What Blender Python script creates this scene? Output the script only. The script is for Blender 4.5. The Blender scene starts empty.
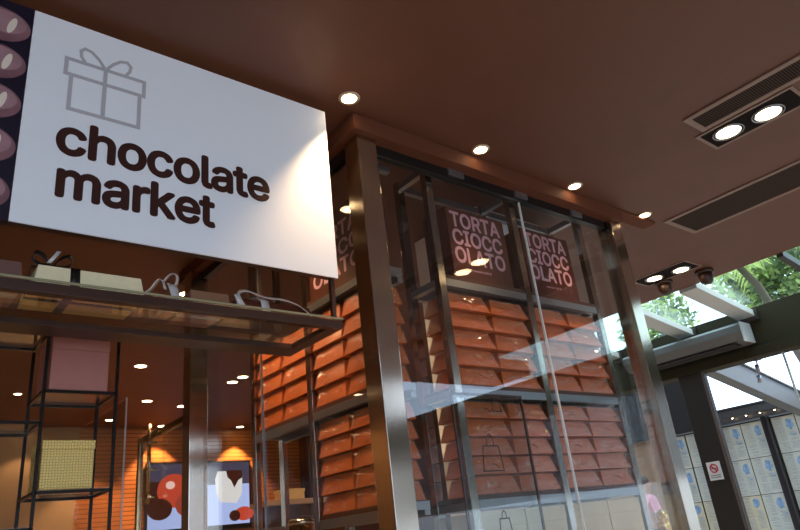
import bpy, bmesh, math, random, os, mathutils, mathutils.geometry
from mathutils import Vector, Matrix
random.seed(7)
SC = bpy.context.scene
COL = SC.collection
H = 1.2                      # camera height above the floor; all z below are relative to the camera
CEIL = 1.7
PI = math.pi

# ------------------------------------------------------------------ materials
def nt(name):
    m = bpy.data.materials.new(name); m.use_nodes = True
    t = m.node_tree; t.nodes.clear()
    out = t.nodes.new('ShaderNodeOutputMaterial')
    return m, t, out

def pbr(name, col, rough=0.5, metal=0.0, spec=0.5, var=0.0, scale=20, bump=0.0, bscale=60, stretch=None, coat=0.0, emit=None, estr=0):
    m, t, out = nt(name)
    p = t.nodes.new('ShaderNodeBsdfPrincipled')
    p.inputs['Base Color'].default_value = (*col, 1)
    p.inputs['Roughness'].default_value = rough
    p.inputs['Metallic'].default_value = metal
    p.inputs['Specular IOR Level'].default_value = spec
    p.inputs['Coat Weight'].default_value = coat
    if emit:
        p.inputs['Emission Color'].default_value = (*emit, 1); p.inputs['Emission Strength'].default_value = estr
    tc = None
    if var or bump:
        tc = t.nodes.new('ShaderNodeTexCoord'); mp = t.nodes.new('ShaderNodeMapping')
        if stretch: mp.inputs['Scale'].default_value = stretch
        t.links.new(tc.outputs['Object'], mp.inputs[0])
    if var:
        n = t.nodes.new('ShaderNodeTexNoise'); n.inputs['Scale'].default_value = scale; n.inputs['Detail'].default_value = 4
        t.links.new(mp.outputs[0], n.inputs['Vector'])
        r = t.nodes.new('ShaderNodeValToRGB')
        r.color_ramp.elements[0].position = .3; r.color_ramp.elements[1].position = .7
        r.color_ramp.elements[0].color = (*[c * (1 - var) for c in col], 1)
        r.color_ramp.elements[1].color = (*[min(1, c * (1 + var)) for c in col], 1)
        t.links.new(n.outputs['Fac'], r.inputs[0]); t.links.new(r.outputs[0], p.inputs['Base Color'])
    if bump:
        n = t.nodes.new('ShaderNodeTexNoise'); n.inputs['Scale'].default_value = bscale; n.inputs['Detail'].default_value = 3
        t.links.new(mp.outputs[0], n.inputs['Vector'])
        b = t.nodes.new('ShaderNodeBump'); b.inputs['Strength'].default_value = bump; b.inputs['Distance'].default_value = .01
        t.links.new(n.outputs['Fac'], b.inputs['Height']); t.links.new(b.outputs[0], p.inputs['Normal'])
    t.links.new(p.outputs[0], out.inputs[0])
    return m

def emis(name, col, s):
    m, t, out = nt(name)
    e = t.nodes.new('ShaderNodeEmission'); e.inputs[0].default_value = (*col, 1); e.inputs[1].default_value = s
    t.links.new(e.outputs[0], out.inputs[0]); return m

def clear(name, tint=(1, 1, 1), f0=0.04, rough=0.0, gain=1.0, bump=0.0, bscale=40, gcol=(1, 1, 1)):
    """thin clear sheet: transparent, plus a mirror coat after Schlick"""
    m, t, out = nt(name)
    tr = t.nodes.new('ShaderNodeBsdfTransparent'); tr.inputs[0].default_value = (*tint, 1)
    gl = t.nodes.new('ShaderNodeBsdfGlossy'); gl.inputs['Roughness'].default_value = rough; gl.inputs[0].default_value = (*gcol, 1)
    lw = t.nodes.new('ShaderNodeLayerWeight'); lw.inputs['Blend'].default_value = .5
    pw = t.nodes.new('ShaderNodeMath'); pw.operation = 'POWER'; pw.inputs[1].default_value = 5
    t.links.new(lw.outputs['Facing'], pw.inputs[0])
    ma = t.nodes.new('ShaderNodeMath'); ma.operation = 'MULTIPLY_ADD'; ma.inputs[1].default_value = (1 - f0) * gain; ma.inputs[2].default_value = f0 * gain
    ma.use_clamp = True
    t.links.new(pw.outputs[0], ma.inputs[0])
    mx = t.nodes.new('ShaderNodeMixShader')
    t.links.new(ma.outputs[0], mx.inputs[0]); t.links.new(tr.outputs[0], mx.inputs[1]); t.links.new(gl.outputs[0], mx.inputs[2])
    if bump:
        tc = t.nodes.new('ShaderNodeTexCoord')
        n = t.nodes.new('ShaderNodeTexNoise'); n.inputs['Scale'].default_value = bscale; n.inputs['Detail'].default_value = 2
        t.links.new(tc.outputs['Object'], n.inputs['Vector'])
        b = t.nodes.new('ShaderNodeBump'); b.inputs['Strength'].default_value = bump; b.inputs['Distance'].default_value = .02
        t.links.new(n.outputs['Fac'], b.inputs['Height'])
        t.links.new(b.outputs[0], gl.inputs['Normal'])
    t.links.new(mx.outputs[0], out.inputs[0]); return m

def stripes(name, ca, cb, axis, freq, duty, rough=.45, bump=.5, var=.15):
    """bands across one object axis, with grain"""
    m, t, out = nt(name)
    p = t.nodes.new('ShaderNodeBsdfPrincipled'); p.inputs['Roughness'].default_value = rough
    tc = t.nodes.new('ShaderNodeTexCoord'); sp = t.nodes.new('ShaderNodeSeparateXYZ')
    t.links.new(tc.outputs['Object'], sp.inputs[0])
    mu = t.nodes.new('ShaderNodeMath'); mu.operation = 'MULTIPLY'; mu.inputs[1].default_value = freq
    t.links.new(sp.outputs[axis], mu.inputs[0])
    fr = t.nodes.new('ShaderNodeMath'); fr.operation = 'FRACT'; t.links.new(mu.outputs[0], fr.inputs[0])
    gt = t.nodes.new('ShaderNodeMath'); gt.operation = 'LESS_THAN'; gt.inputs[1].default_value = duty
    t.links.new(fr.outputs[0], gt.inputs[0])
    mx = t.nodes.new('ShaderNodeMix'); mx.data_type = 'RGBA'
    mx.inputs['A'].default_value = (*cb, 1); mx.inputs['B'].default_value = (*ca, 1)
    t.links.new(gt.outputs[0], mx.inputs['Factor']); t.links.new(mx.outputs['Result'], p.inputs['Base Color'])
    b = t.nodes.new('ShaderNodeBump'); b.inputs['Strength'].default_value = bump; b.inputs['Distance'].default_value = .02
    t.links.new(gt.outputs[0], b.inputs['Height']); t.links.new(b.outputs[0], p.inputs['Normal'])
    t.links.new(p.outputs[0], out.inputs[0]); return m

M = {}
M['ceiling'] = pbr('brown_ceiling_paint', (.125, .044, .023), .55, var=.06, scale=3, bump=.05, bscale=200)
M['trim'] = pbr('brown_trim_paint', (.120, .040, .020), .7, spec=.15)
def brushed(name, col, rough, aniso):
    m = pbr(name, col, rough, 1, var=.05, scale=1, stretch=(160, 160, 2))
    t = m.node_tree; p = next(n for n in t.nodes if n.type == 'BSDF_PRINCIPLED')
    tg = t.nodes.new('ShaderNodeTangent'); tg.direction_type = 'RADIAL'; tg.axis = 'Z'
    p.inputs['Anisotropic'].default_value = aniso
    t.links.new(tg.outputs[0], p.inputs['Tangent'])
    return m
M['steel'] = brushed('brushed_steel', (.64, .54, .44), .16, .85)
M['rack'] = brushed('satin_steel', (.46, .40, .34), .18, .8)
M['rail'] = pbr('grey_metal', (.34, .34, .36), .3, .85)
M['darkmetal'] = pbr('dark_metal', (.035, .030, .030), .35, .7)
M['blackmetal'] = pbr('black_lacquer', (.012, .008, .007), .22, .3)
M['board'] = pbr('brown_board', (.085, .028, .014), .4)
M['glass'] = clear('clear_glass', (.97, .98, .975), f0=.045)
M['shelfglass'] = clear('shelf_glass', (.93, .95, .93), f0=.06)
M['roofglass'] = clear('roof_glass', (.86, .93, .88), f0=.05)
M['greenedge'] = pbr('glass_edge', (.30, .27, .16), .15, spec=.8)
M['carton'] = pbr('orange_brown_card', (.58, .125, .018), .5, var=.08, scale=14, bump=.05, bscale=90)
M['wrap'] = clear('cellophane', (.97, .96, .95), f0=.10, rough=.09, gain=1.5, bump=.5, bscale=60)
M['glint'] = clear('cellophane_glint', (.97, .96, .95), f0=.55, rough=.2)  # extra mirror strength so the folds show as glints
M['cream'] = pbr('cream_card', (.86, .75, .47), .6, var=.04, scale=60)
M['tan'] = pbr('tan_card', (.85, .50, .16), .55, var=.12, scale=9)
M['beige'] = pbr('beige_card', (.56, .45, .28), .6, var=.12, scale=8)
M['signwhite'] = pbr('white_acrylic', (.86, .89, .95), .35)
M['brownletter'] = pbr('brown_letter', (.045, .014, .010), .6, spec=.2)
M['greyline'] = pbr('grey_print', (.47, .45, .49), .5)
M['darkprint'] = pbr('dark_print', (.010, .008, .022), .35)
M['plum'] = pbr('plum_print', (.22, .105, .125), .35, var=.25, scale=12)
M['plumlight'] = pbr('plum_light_print', (.34, .19, .215), .35, var=.2, scale=14)
M['cremeprint'] = pbr('cream_print', (.80, .70, .60), .4)
M['choc'] = pbr('chocolate_box_print', (.075, .016, .008), .38)
M['pinkletter'] = pbr('pink_letter', (.55, .30, .36), .5)
M['frame'] = pbr('brown_frame', (.050, .021, .014), .35, .1)
M['ribbon'] = pbr('silver_ribbon', (.62, .60, .60), .35, .2)
M['blackribbon'] = pbr('black_ribbon', (.012, .009, .009), .35)
M['salmon'] = pbr('salmon_card', (.50, .20, .13), .5)
M['mauve'] = pbr('mauve_brown_card', (.16, .075, .06), .5)
M['brownclear'] = pbr('brown_card', (.24, .12, .07), .35)
M['pinkcard'] = pbr('pink_card', (.42, .155, .125), .55, var=.04, scale=30)
M['brass'] = pbr('brass', (.50, .36, .20), .22, 1)
M['lamp'] = emis('lamp_glow', (1.0, .74, .42), 20)
M['lampring'] = pbr('lamp_ring', (.75, .60, .45), .3, .6)
M['housing'] = pbr('lamp_housing', (.012, .008, .007), .8, spec=.1)
M['vent'] = stripes('vent_mesh', (.075, .050, .040), (.018, .013, .011), 'Y', 90, .5, bump=.4, rough=.9)
next(n for n in M['vent'].node_tree.nodes if n.type == 'BSDF_PRINCIPLED').inputs['Specular IOR Level'].default_value = .1
M['ventframe'] = pbr('vent_frame', (.24, .15, .115), .4)
M['spothead'] = pbr('copper_brown_spot_head', (.032, .012, .007), .4)
M['slat'] = stripes('orange_slats', (.55, .17, .035), (.16, .042, .010), 'Z', 19, .80, rough=.38)
M['tanwall'] = pbr('tan_plaster', (.30, .18, .09), .5, var=.1, scale=2)
M['darkwall'] = pbr('dark_brown_wall', (.06, .022, .012), .5)
M['tile'] = pbr('brown_stone_floor', (.34, .27, .21), .35, var=.2, scale=3)
M['pave'] = pbr('pale_paving', (.42, .40, .37), .7, var=.15, scale=2)
M['greywhite'] = pbr('grey_white_board', (.86, .84, .82), .55)
M['gunmetal'] = pbr('gunmetal_beam', (.045, .040, .036), .4, .3)
M['lintelmat'] = pbr('dark_olive_beam', (.034, .028, .014), .7, spec=.15)
M['beamgrey'] = pbr('pale_grey_beam', (.52, .53, .52), .4)
M['heater'] = pbr('grey_heater_case', (.12, .12, .115), .45)
M['blackmatte'] = pbr('black_brown_cladding', (.014, .011, .009), .8, spec=.1)
M['reflectorwhite'] = pbr('white_reflector', (.85, .86, .86), .6)  # for the unseen wall that reflects haze into the front glass
M['leafA'] = pbr('leaf_bright', (.48, .58, .22), .5, var=.35, scale=3)
M['leafB'] = pbr('leaf_deep', (.17, .23, .12), .5, var=.4, scale=3)
for k in ('leafA', 'leafB'):
    m = M[k]; t = m.node_tree; p = next(n for n in t.nodes if n.type == 'BSDF_PRINCIPLED'); out = next(n for n in t.nodes if n.type == 'OUTPUT_MATERIAL')
    tl = t.nodes.new('ShaderNodeBsdfTranslucent'); mx = t.nodes.new('ShaderNodeMixShader'); mx.inputs[0].default_value = .55
    src = p.inputs['Base Color'].links[0].from_socket; t.links.new(src, tl.inputs[0])
    t.links.new(p.outputs[0], mx.inputs[1]); t.links.new(tl.outputs[0], mx.inputs[2]); t.links.new(mx.outputs[0], out.inputs[0])
M['bark'] = pbr('bark', (.10, .07, .045), .8)
M['paper'] = pbr('newsprint', (.44, .42, .33), .7, var=.08, scale=5)
M['paperwarm'] = pbr('newsprint_warm', (.50, .42, .26), .7, var=.1, scale=5)
M['ink'] = pbr('ink_grey', (.26, .27, .27), .7, var=.3, scale=30)
M['blueprint'] = pbr('blue_picture', (.17, .26, .36), .7, var=.5, scale=16)
M['woodpale'] = stripes('pale_wood_boards', (.25, .125, .045), (.16, .08, .03), 'Y', 5, .96)
M['skin'] = pbr('skin', (.52, .29, .20), .5)
M['pinkshirt'] = pbr('pink_shirt', (.72, .33, .36), .8)
M['trouser'] = pbr('dark_trousers', (.03, .03, .045), .8)
M['hair'] = pbr('hair', (.06, .035, .02), .6)
M['gold'] = pbr('gold_foil', (.95, .62, .20), .16, 1, bump=.6, bscale=30)
M['white'] = pbr('white_plastic', (.80, .79, .77), .4)
M['red'] = pbr('red_print', (.62, .03, .05), .5)
M['counter'] = pbr('wood_counter', (.50, .27, .12), .4)
M['tv_case'] = pbr('tv_case', (.01, .01, .012), .3)

def tvmat(n, c, s=1.0): return emis('screen_' + n, c, s)

# ------------------------------------------------------------------ mesh helpers (z relative to the camera)
ORG = {}
def B(): return bmesh.new()

def box(bm, x0, x1, y0, y1, z0, z1, mi=0, taper=0.0):
    t = taper
    P = [(x0, y0, z0), (x1, y0, z0), (x1, y1, z0), (x0, y1, z0), (x0 + t, y0 + t, z1), (x1 - t, y0 + t, z1), (x1 - t, y1 - t, z1), (x0 + t, y1 - t, z1)]
    v = [bm.verts.new(p) for p in P]
    fs = [bm.faces.new([v[i] for i in f]) for f in ((0, 3, 2, 1), (4, 5, 6, 7), (0, 1, 5, 4), (1, 2, 6, 5), (2, 3, 7, 6), (3, 0, 4, 7))]
    for f in fs: f.material_index = mi
    return fs

def beam(bm, a, b, w, h, mi=0, up=(0, 0, 1)):
    a, b = Vector(a), Vector(b); d = (b - a).normalized(); u = Vector(up)
    s = d.cross(u)
    if s.length < 1e-4: s = d.cross(Vector((1, 0, 0)))
    s.normalize(); u = s.cross(d).normalized()
    v = []
    for p in (a, b):
        for i, j in ((-1, -1), (1, -1), (1, 1), (-1, 1)):
            v.append(bm.verts.new(p + s * (w / 2 * i) + u * (h / 2 * j)))
    for f in ((3, 2, 1, 0), (4, 5, 6, 7), (0, 1, 5, 4), (1, 2, 6, 5), (2, 3, 7, 6), (3, 0, 4, 7)):
        bm.faces.new([v[i] for i in f]).material_index = mi

def tube(bm, pts, r, n=8, mi=0, closed=False, smooth=True):
    pts = [Vector(p) for p in pts]; rings = []
    N = len(pts)
    for i, p in enumerate(pts):
        if closed: d = pts[(i + 1) % N] - pts[i - 1]
        else: d = pts[min(i + 1, N - 1)] - pts[max(i - 1, 0)]
        d.normalize()
        u = Vector((0, 0, 1)) if abs(d.z) < .9 else Vector((1, 0, 0))
        s = d.cross(u).normalized(); u = s.cross(d).normalized()
        rr = r[i] if isinstance(r, (list, tuple)) else r
        rings.append([bm.verts.new(p + (s * math.cos(2 * PI * k / n) + u * math.sin(2 * PI * k / n)) * rr) for k in range(n)])
    for i in range(N if closed else N - 1):
        a, b = rings[i], rings[(i + 1) % N]
        for k in range(n):
            f = bm.faces.new([a[k], a[(k + 1) % n], b[(k + 1) % n], b[k]]); f.material_index = mi; f.smooth = smooth
    if not closed:
        bm.faces.new(rings[0][::-1]).material_index = mi; bm.faces.new(rings[-1]).material_index = mi

def lathe(bm, cx, cy, prof, n=24, mi=0, cap=True):
    rings = []
    for r, z in prof:
        rings.append([bm.verts.new((cx + r * math.cos(2 * PI * k / n), cy + r * math.sin(2 * PI * k / n), z)) for k in range(n)])
    for a, b in zip(rings, rings[1:]):
        for k in range(n):
            f = bm.faces.new([a[k], a[(k + 1) % n], b[(k + 1) % n], b[k]]); f.material_index = mi; f.smooth = True
    if cap:
        bm.faces.new(rings[0][::-1]).material_index = mi; bm.faces.new(rings[-1]).material_index = mi

def ribbon_strip(bm, pts, wvec, mi=0, smooth=False):
    """a flat band of width wvec along pts"""
    w = Vector(wvec); pr = []; pts = [Vector(p) for p in pts]
    if smooth and len(pts) > 3:
        q = []
        for i in range(len(pts) - 1):
            a, b, c, d = pts[max(i - 1, 0)], pts[i], pts[i + 1], pts[min(i + 2, len(pts) - 1)]
            for k in range(4):
                u = k / 4
                q.append(.5 * ((2 * b) + (c - a) * u + (2 * a - 5 * b + 4 * c - d) * u * u + (3 * b - a - 3 * c + d) * u ** 3))
        pts = q + [pts[-1]]
    for i, p in enumerate(pts):
        p = Vector(p)
        pr.append((bm.verts.new(p - w / 2), bm.verts.new(p + w / 2)))
    for a, b in zip(pr, pr[1:]):
        f = bm.faces.new([a[0], a[1], b[1], b[0]]); f.material_index = mi; f.smooth = True

def ball(bm, c, r, n=12, sq=(1, 1, 1), mi=0):
    ret = bmesh.ops.create_icosphere(bm, subdivisions=2, radius=r)
    for v in ret['verts']:
        v.co = Vector((v.co.x * sq[0], v.co.y * sq[1], v.co.z * sq[2])) + Vector(c)
        for f in v.link_faces: f.smooth = True; f.material_index = mi

def props(o, label=None, cat=None, group=None, kind=None):
    if label: o['label'] = label
    if cat: o['category'] = cat
    if group: o['group'] = group
    if kind: o['kind'] = kind
    return o

def thing(name, label, cat, loc, group=None, kind=None):
    o = bpy.data.objects.new(name, None); COL.objects.link(o)
    o.empty_display_size = .05
    o.location = (loc[0], loc[1], loc[2] + H)
    ORG[o.name] = Vector(loc)
    return props(o, label, cat, group, kind)

FLAT = False
def obj(name, bm, mats, parent=None, label=None, cat=None, group=None, kind=None, bevel=0, solid=0):
    if not isinstance(mats, (list, tuple)): mats = [mats]
    if name not in ('lettering', 'small_print'): bmesh.ops.recalc_face_normals(bm, faces=bm.faces)
    if parent is not None: org = ORG[parent.name]
    else:
        xs = [v.co for v in bm.verts]
        lo = Vector([min(c[i] for c in xs) for i in range(3)]); hi = Vector([max(c[i] for c in xs) for i in range(3)])
        org = Vector(((lo.x + hi.x) / 2, (lo.y + hi.y) / 2, lo.z))
    for v in bm.verts: v.co -= org
    me = bpy.data.meshes.new(name); bm.to_mesh(me); bm.free()
    for m in mats: me.materials.append(m)
    o = bpy.data.objects.new(name, me); COL.objects.link(o)
    if parent is not None: o.parent = parent
    else: o.location = (org.x, org.y, org.z + H)
    ORG[o.name] = org.copy()
    if solid:
        md = o.modifiers.new('thickness', 'SOLIDIFY'); md.thickness = solid; md.offset = 0
    if bevel:
        md = o.modifiers.new('soft_edges', 'BEVEL'); md.width = bevel; md.segments = 2; md.limit_method = 'ANGLE'
    return props(o, label, cat, group, kind)

def copy_tree(o, parent=None):
    c = o.copy(); COL.objects.link(c)
    if parent is not None:
        c.parent = parent
    for ch in list(o.children): copy_tree(ch, c)
    return c

def place(src, first, loc, label=None, group=None):
    """first use moves the source itself, later ones copy it"""
    o = src if first else copy_tree(src)
    o.location = (loc[0], loc[1], loc[2] + H)
    if label: o['label'] = label
    if group: o['group'] = group
    return o

# lettering ---------------------------------------------------------------
FONT = None
try:
    FONT = bpy.data.fonts.load(os.path.join(bpy.utils.system_resource('DATAFILES', path='fonts'), 'Inter.woff2'))
except Exception:
    FONT = None

TEXT_CACHE = {}
def text_mesh(body, weight=.03, spacing=1.0):
    """flat letters: outlines sampled, triangulated, and every triangle kept whose middle the outlines wind round"""
    key = (body, weight, spacing)
    if key in TEXT_CACHE: return TEXT_CACHE[key].copy()
    cu = bpy.data.curves.new('lettering', 'FONT'); cu.body = body
    if FONT: cu.font = FONT
    cu.size = 1; cu.space_character = spacing
    ob = bpy.data.objects.new('lettering_curve', cu); COL.objects.link(ob)
    dg = bpy.context.evaluated_depsgraph_get()
    tc = ob.evaluated_get(dg).to_curve(dg)
    polys = []
    for sp in tc.splines:
        q = []
        bp = list(sp.bezier_points)
        for a, b in zip(bp, bp[1:] + bp[:1]):
            straight = (a.handle_right - a.co).cross(b.co - a.co).length < 1e-6 and (b.handle_left - b.co).cross(b.co - a.co).length < 1e-6
            pts = [a.co.copy()] if straight else mathutils.geometry.interpolate_bezier(a.co, a.handle_right, b.handle_left, b.co, 7)[:-1]
            q += [Vector((v.x, v.y)) for v in pts]
        r = []
        for v in q:
            if not r or (v - r[-1]).length > 1e-5: r.append(v)
        if len(r) > 2: polys.append(r)
    ob.to_curve_clear(); bpy.data.objects.remove(ob); bpy.data.curves.remove(cu)
    vs, es = [], []
    for r in polys:
        n = len(vs); vs += r; es += [(n + k, n + (k + 1) % len(r)) for k in range(len(r))]
    cv, ce, cf, _a, _b, _c = mathutils.geometry.delaunay_2d_cdt(vs, es, [], 0, 1e-6)
    def wind(p):
        w = 0
        for r in polys:
            for a, b in zip(r, r[1:] + r[:1]):
                if a.y <= p.y < b.y and (b - a).cross(p - a) > 0: w += 1
                elif b.y <= p.y < a.y and (b - a).cross(p - a) < 0: w -= 1
        return w
    keep = [f for f in cf if wind((cv[f[0]] + cv[f[1]] + cv[f[2]]) / 3) != 0]
    V, F = [], []
    for k in range(9 if weight else 1):                 # bolder strokes: the letters laid again all round by the weight, each a hair higher
        n = len(V)
        d = Vector((weight * math.cos(k * PI / 4), weight * math.sin(k * PI / 4))) if k else Vector((0, 0))
        V += [(v.x + d.x, v.y + d.y, .001 * k) for v in cv]; F += [[n + i for i in f] for f in keep]
    me = bpy.data.meshes.new('lettering'); me.from_pydata(V, [], F)
    b2 = bmesh.new(); b2.from_mesh(me); bmesh.ops.delete(b2, geom=[v for v in b2.verts if not v.link_faces], context='VERTS'); b2.to_mesh(me); b2.free()
    TEXT_CACHE[key] = me
    return me.copy()

def add_text(bm, body, width, height, mapf, weight=.03, depth=.002, ref=None, mi=0, spacing=1.0):
    """text scaled so that it is `width` wide and its full ink height is `height` (height None: keep aspect); mapf(u, v, w) -> point"""
    me = text_mesh(body, weight, spacing)
    xs = [v.co.x for v in me.vertices]; ys = [v.co.y for v in me.vertices]
    x0, x1, y0, y1 = min(xs), max(xs), min(ys), max(ys)
    sx = width / (x1 - x0); sy = sx if height is None else height / (y1 - y0)
    vs = [bm.verts.new(mapf((v.co.x - x0) * sx, (v.co.y - y0) * sy, depth + v.co.z * .05)) for v in me.vertices]
    for p in me.polygons:
        try:
            f = bm.faces.new([vs[i] for i in p.vertices]); f.material_index = mi
        except ValueError: pass
    bpy.data.meshes.remove(me)

def structure(name, bm, mats, parent=None, **k):
    return obj(name, bm, mats, parent, kind='structure' if parent is None else None, **k)

# ------------------------------------------------------------------ the setting
bm = B(); box(bm, -4.2, 12.5, -3.2, 9.3, -H - .1, -H); structure('floor', bm, M['tile'])
bm = B(); box(bm, -40, 60, -40, 40, -H - .16, -H - .11); structure('ground', bm, M['pave'])
bm = B(); box(bm, -4.2, 5.36, -2.0, 9.1, CEIL, CEIL + .18); box(bm, 5.36, 6.5, -2.0, -1.36, CEIL, CEIL + .18); structure('ceiling', bm, M['ceiling'])
bm = B(); box(bm, 2.2, 5.4, 8.9, 9.05, -H, CEIL); structure('wall_back', bm, M['slat'])
bm = B(); box(bm, -2.1, 2.2, 8.84, 9.05, -H, CEIL); structure('wall_north', bm, M['tanwall'])
bm = B(); box(bm, 5.3, 5.42, 4.6, 9.05, -H, CEIL); structure('wall_right', bm, M['darkwall'])
bm = B(); box(bm, -2.2, -2.1, 2.4, 9.05, -H, CEIL); structure('wall_left', bm, M['tanwall'])
bm = B(); box(bm, -4.35, -4.2, -2.6, 9.1, -H, CEIL); structure('wall_daylight_block', bm, M['darkwall'])  # unseen wall added to keep out daylight from the left

# kiosk trim: brown border under the ceiling
bm = B()
box(bm, 1.457, 3.45, 1.859, 1.99, 1.622, CEIL); box(bm, 3.45, 3.83, 1.859, 1.95, 1.685, CEIL)
box(bm, 1.457, 1.59, 1.99, 3.80, 1.622, CEIL)
structure('trim_1', bm, M['trim'], bevel=.003)
# dark rails that clamp the panes at the top
bm = B()
box(bm, 1.59, 3.33, 1.925, 1.965, 1.575, 1.622)
for x in (2.10, 2.573, 3.05): box(bm, x - .05, x + .05, 1.915, 1.925, 1.59, 1.622, 1)
structure('trim_2', bm, [M['darkmetal'], M['rail']])
bm = B(); box(bm, 1.51, 1.55, 1.985, 3.55, 1.575, 1.622); structure('trim_3', bm, M['darkmetal'])

# glazing of the kiosk
w1 = thing('window_1', None, None, (2.45, 1.945, -H), kind='structure')
for a, b in ((1.592, 2.573), (2.577, 3.33)):
    bm = B(); box(bm, a, b, 1.940, 1.950, -H + .02, 1.575); obj('pane', bm, M['glass'], w1)
bm = B(); box(bm, 2.573, 2.577, 1.939, 1.951, -H + .02, 1.575); obj('joint', bm, M['white'], w1)
w2 = thing('window_2', None, None, (1.53, 2.7, -H), kind='structure')
for a, b in ((1.987, 2.885), (2.889, 3.55)):
    bm = B(); box(bm, 1.525, 1.535, a, b, -H + .02, 1.575); obj('pane', bm, M['glass'], w2)
bm = B(); box(bm, 1.524, 1.536, 2.885, 2.889, -H + .02, 1.575); obj('joint', bm, M['rail'], w2)
w3 = thing('window_3', None, None, (3.38, 2.5, -H), kind='structure')
bm = B(); box(bm, 3.375, 3.385, 1.987, 3.0, -H + .02, 1.62); obj('pane', bm, M['glass'], w3)
bm = B(); box(bm, 3.373, 3.387, 3.0, 3.012, -H + .02, 1.62); obj('edge_strip', bm, M['white'], w3)

def post(x0, x1, y0, y1, z1, label):
    t = thing('steel_post', label, 'post', ((x0 + x1) / 2, (y0 + y1) / 2, -H), 'stainless posts of the glass kiosk')
    bm = B(); box(bm, x0, x1, y0, y1, -H, z1); obj('shaft', bm, M['steel'], t, bevel=.003)
    bm = B(); box(bm, x0 - .012, x1 + .012, y0 - .012, y1 + .012, -H, -H + .02); obj('base_plate', bm, M['steel'], t)
    return t
post(1.488, 1.590, 1.889, 1.987, 1.622, 'thick brushed steel corner post between white sign and glass showcase, nearest of the posts')
post(3.342, 3.448, 1.889, 1.987, CEIL, 'brushed steel corner post at the right end of the glass showcase')
post(1.440, 1.545, 3.560, 3.660, 1.622, 'steel doorway post in front of the television, farthest of the posts')

# ------------------------------------------------------------------ hanging sign
SY = 1.87
sg = thing('hanging_sign', 'white lit rectangular sign reading chocolate market under the brown ceiling', 'sign', (.78, SY, .914))
bm = B(); box(bm, .243, 1.318, SY, SY + .005, .914, 1.657); obj('white_panel', bm, M['signwhite'], sg)
bm = B(); box(bm, .245, 1.316, SY + .0052, SY + .035, .916, 1.655); obj('backing', bm, M['frame'], sg)
bm = B(); box(bm, -1.0, .241, SY, SY + .035, .914, 1.657); ph = obj('photo_panel', bm, M['darkprint'], sg)
bm = B()
def disc(bm, cx, cz, rx, rz, y, mi, tilt=0, n=36, a0=0, a1=2 * PI):
    v = []
    for k in range(n):
        a = a0 + (a1 - a0) * k / n
        u, w = rx * math.cos(a), rz * math.sin(a)
        v.append(bm.verts.new((cx + u * math.cos(tilt) - w * math.sin(tilt), y, cz + u * math.sin(tilt) + w * math.cos(tilt))))
    bm.faces.new(v).material_index = mi
for col, cx in enumerate((.152, -.03, -.21, -.39, -.57, -.75, -.91)):
    for row, cz in enumerate((1.563, 1.427, 1.288, 1.142, .995)):
        dz = -.018 * (col % 2)
        disc(bm, cx, cz + dz, .086, .062, SY - .0006, 0)
        disc(bm, cx + .012, cz + .012 + dz, .062, .042, SY - .0010, 1)
        disc(bm, cx + .035, cz + .004 + dz, .010, .032, SY - .0014, 2, tilt=-.25)
obj('praline_print', bm, [M['plum'], M['plumlight'], M['cremeprint']], ph)
bm = B(); mf = lambda ox, oz: (lambda u, v, w: (ox + u, SY - w, oz + v))
add_text(bm, 'chocolate', 1.046 - .337, None, mf(.337, 1.160), weight=.026, depth=.001, spacing=.97)
obj('lettering', bm, M['brownletter'], sg)
bm = B(); add_text(bm, 'market', .838 - .348, None, mf(.348, 1.014), weight=.026, depth=.001, spacing=.97)
obj('lettering', bm, M['brownletter'], sg)
# gift outline
bm = B()
def line2(bm, pts, w=.012, closed=False, y=SY - .0015):
    pts = [Vector((p[0], 0, p[1])) for p in pts]; N = len(pts); L = []
    for i, p in enumerate(pts):
        a = pts[i - 1] if (i or closed) else None; b = pts[(i + 1) % N] if (i < N - 1 or closed) else None
        d1 = (p - a).normalized() if a else (b - p).normalized(); d2 = (b - p).normalized() if b else d1
        n1 = Vector((-d1.z, 0, d1.x)); n2 = Vector((-d2.z, 0, d2.x)); n = (n1 + n2); n.normalize()
        k = w / 2 / max(.4, n.dot(n1))
        L.append((bm.verts.new((p.x + n.x * k, y, p.z + n.z * k)), bm.verts.new((p.x - n.x * k, y, p.z - n.z * k))))
    for i in range(N if closed else N - 1):
        a, b = L[i], L[(i + 1) % N]; bm.faces.new([a[0], a[1], b[1], b[0]])
line2(bm, [(.345, 1.455), (.345, 1.513), (.586, 1.513), (.586, 1.455)], closed=True)
line2(bm, [(.362, 1.449), (.362, 1.327), (.573, 1.327), (.573, 1.449)])
line2(bm, [(.462, 1.507), (.462, 1.333)], y=SY - .0032)
lp = lambda s: [(.462 + s * .004, 1.519), (.462 + s * .022, 1.545), (.462 + s * .045, 1.566), (.462 + s * .066, 1.571), (.462 + s * .078, 1.558), (.462 + s * .075, 1.535), (.462 + s * .064, 1.519)]
line2(bm, lp(-1), w=.010); line2(bm, lp(1), w=.010)
obj('gift_outline', bm, M['greyline'], sg, solid=.001)
for x in (-.9, -.4):
    bm = B(); box(bm, x, x + .03, SY + .035, SY + .06, 1.56, CEIL); obj('ceiling_bracket', bm, M['frame'], sg)

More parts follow.
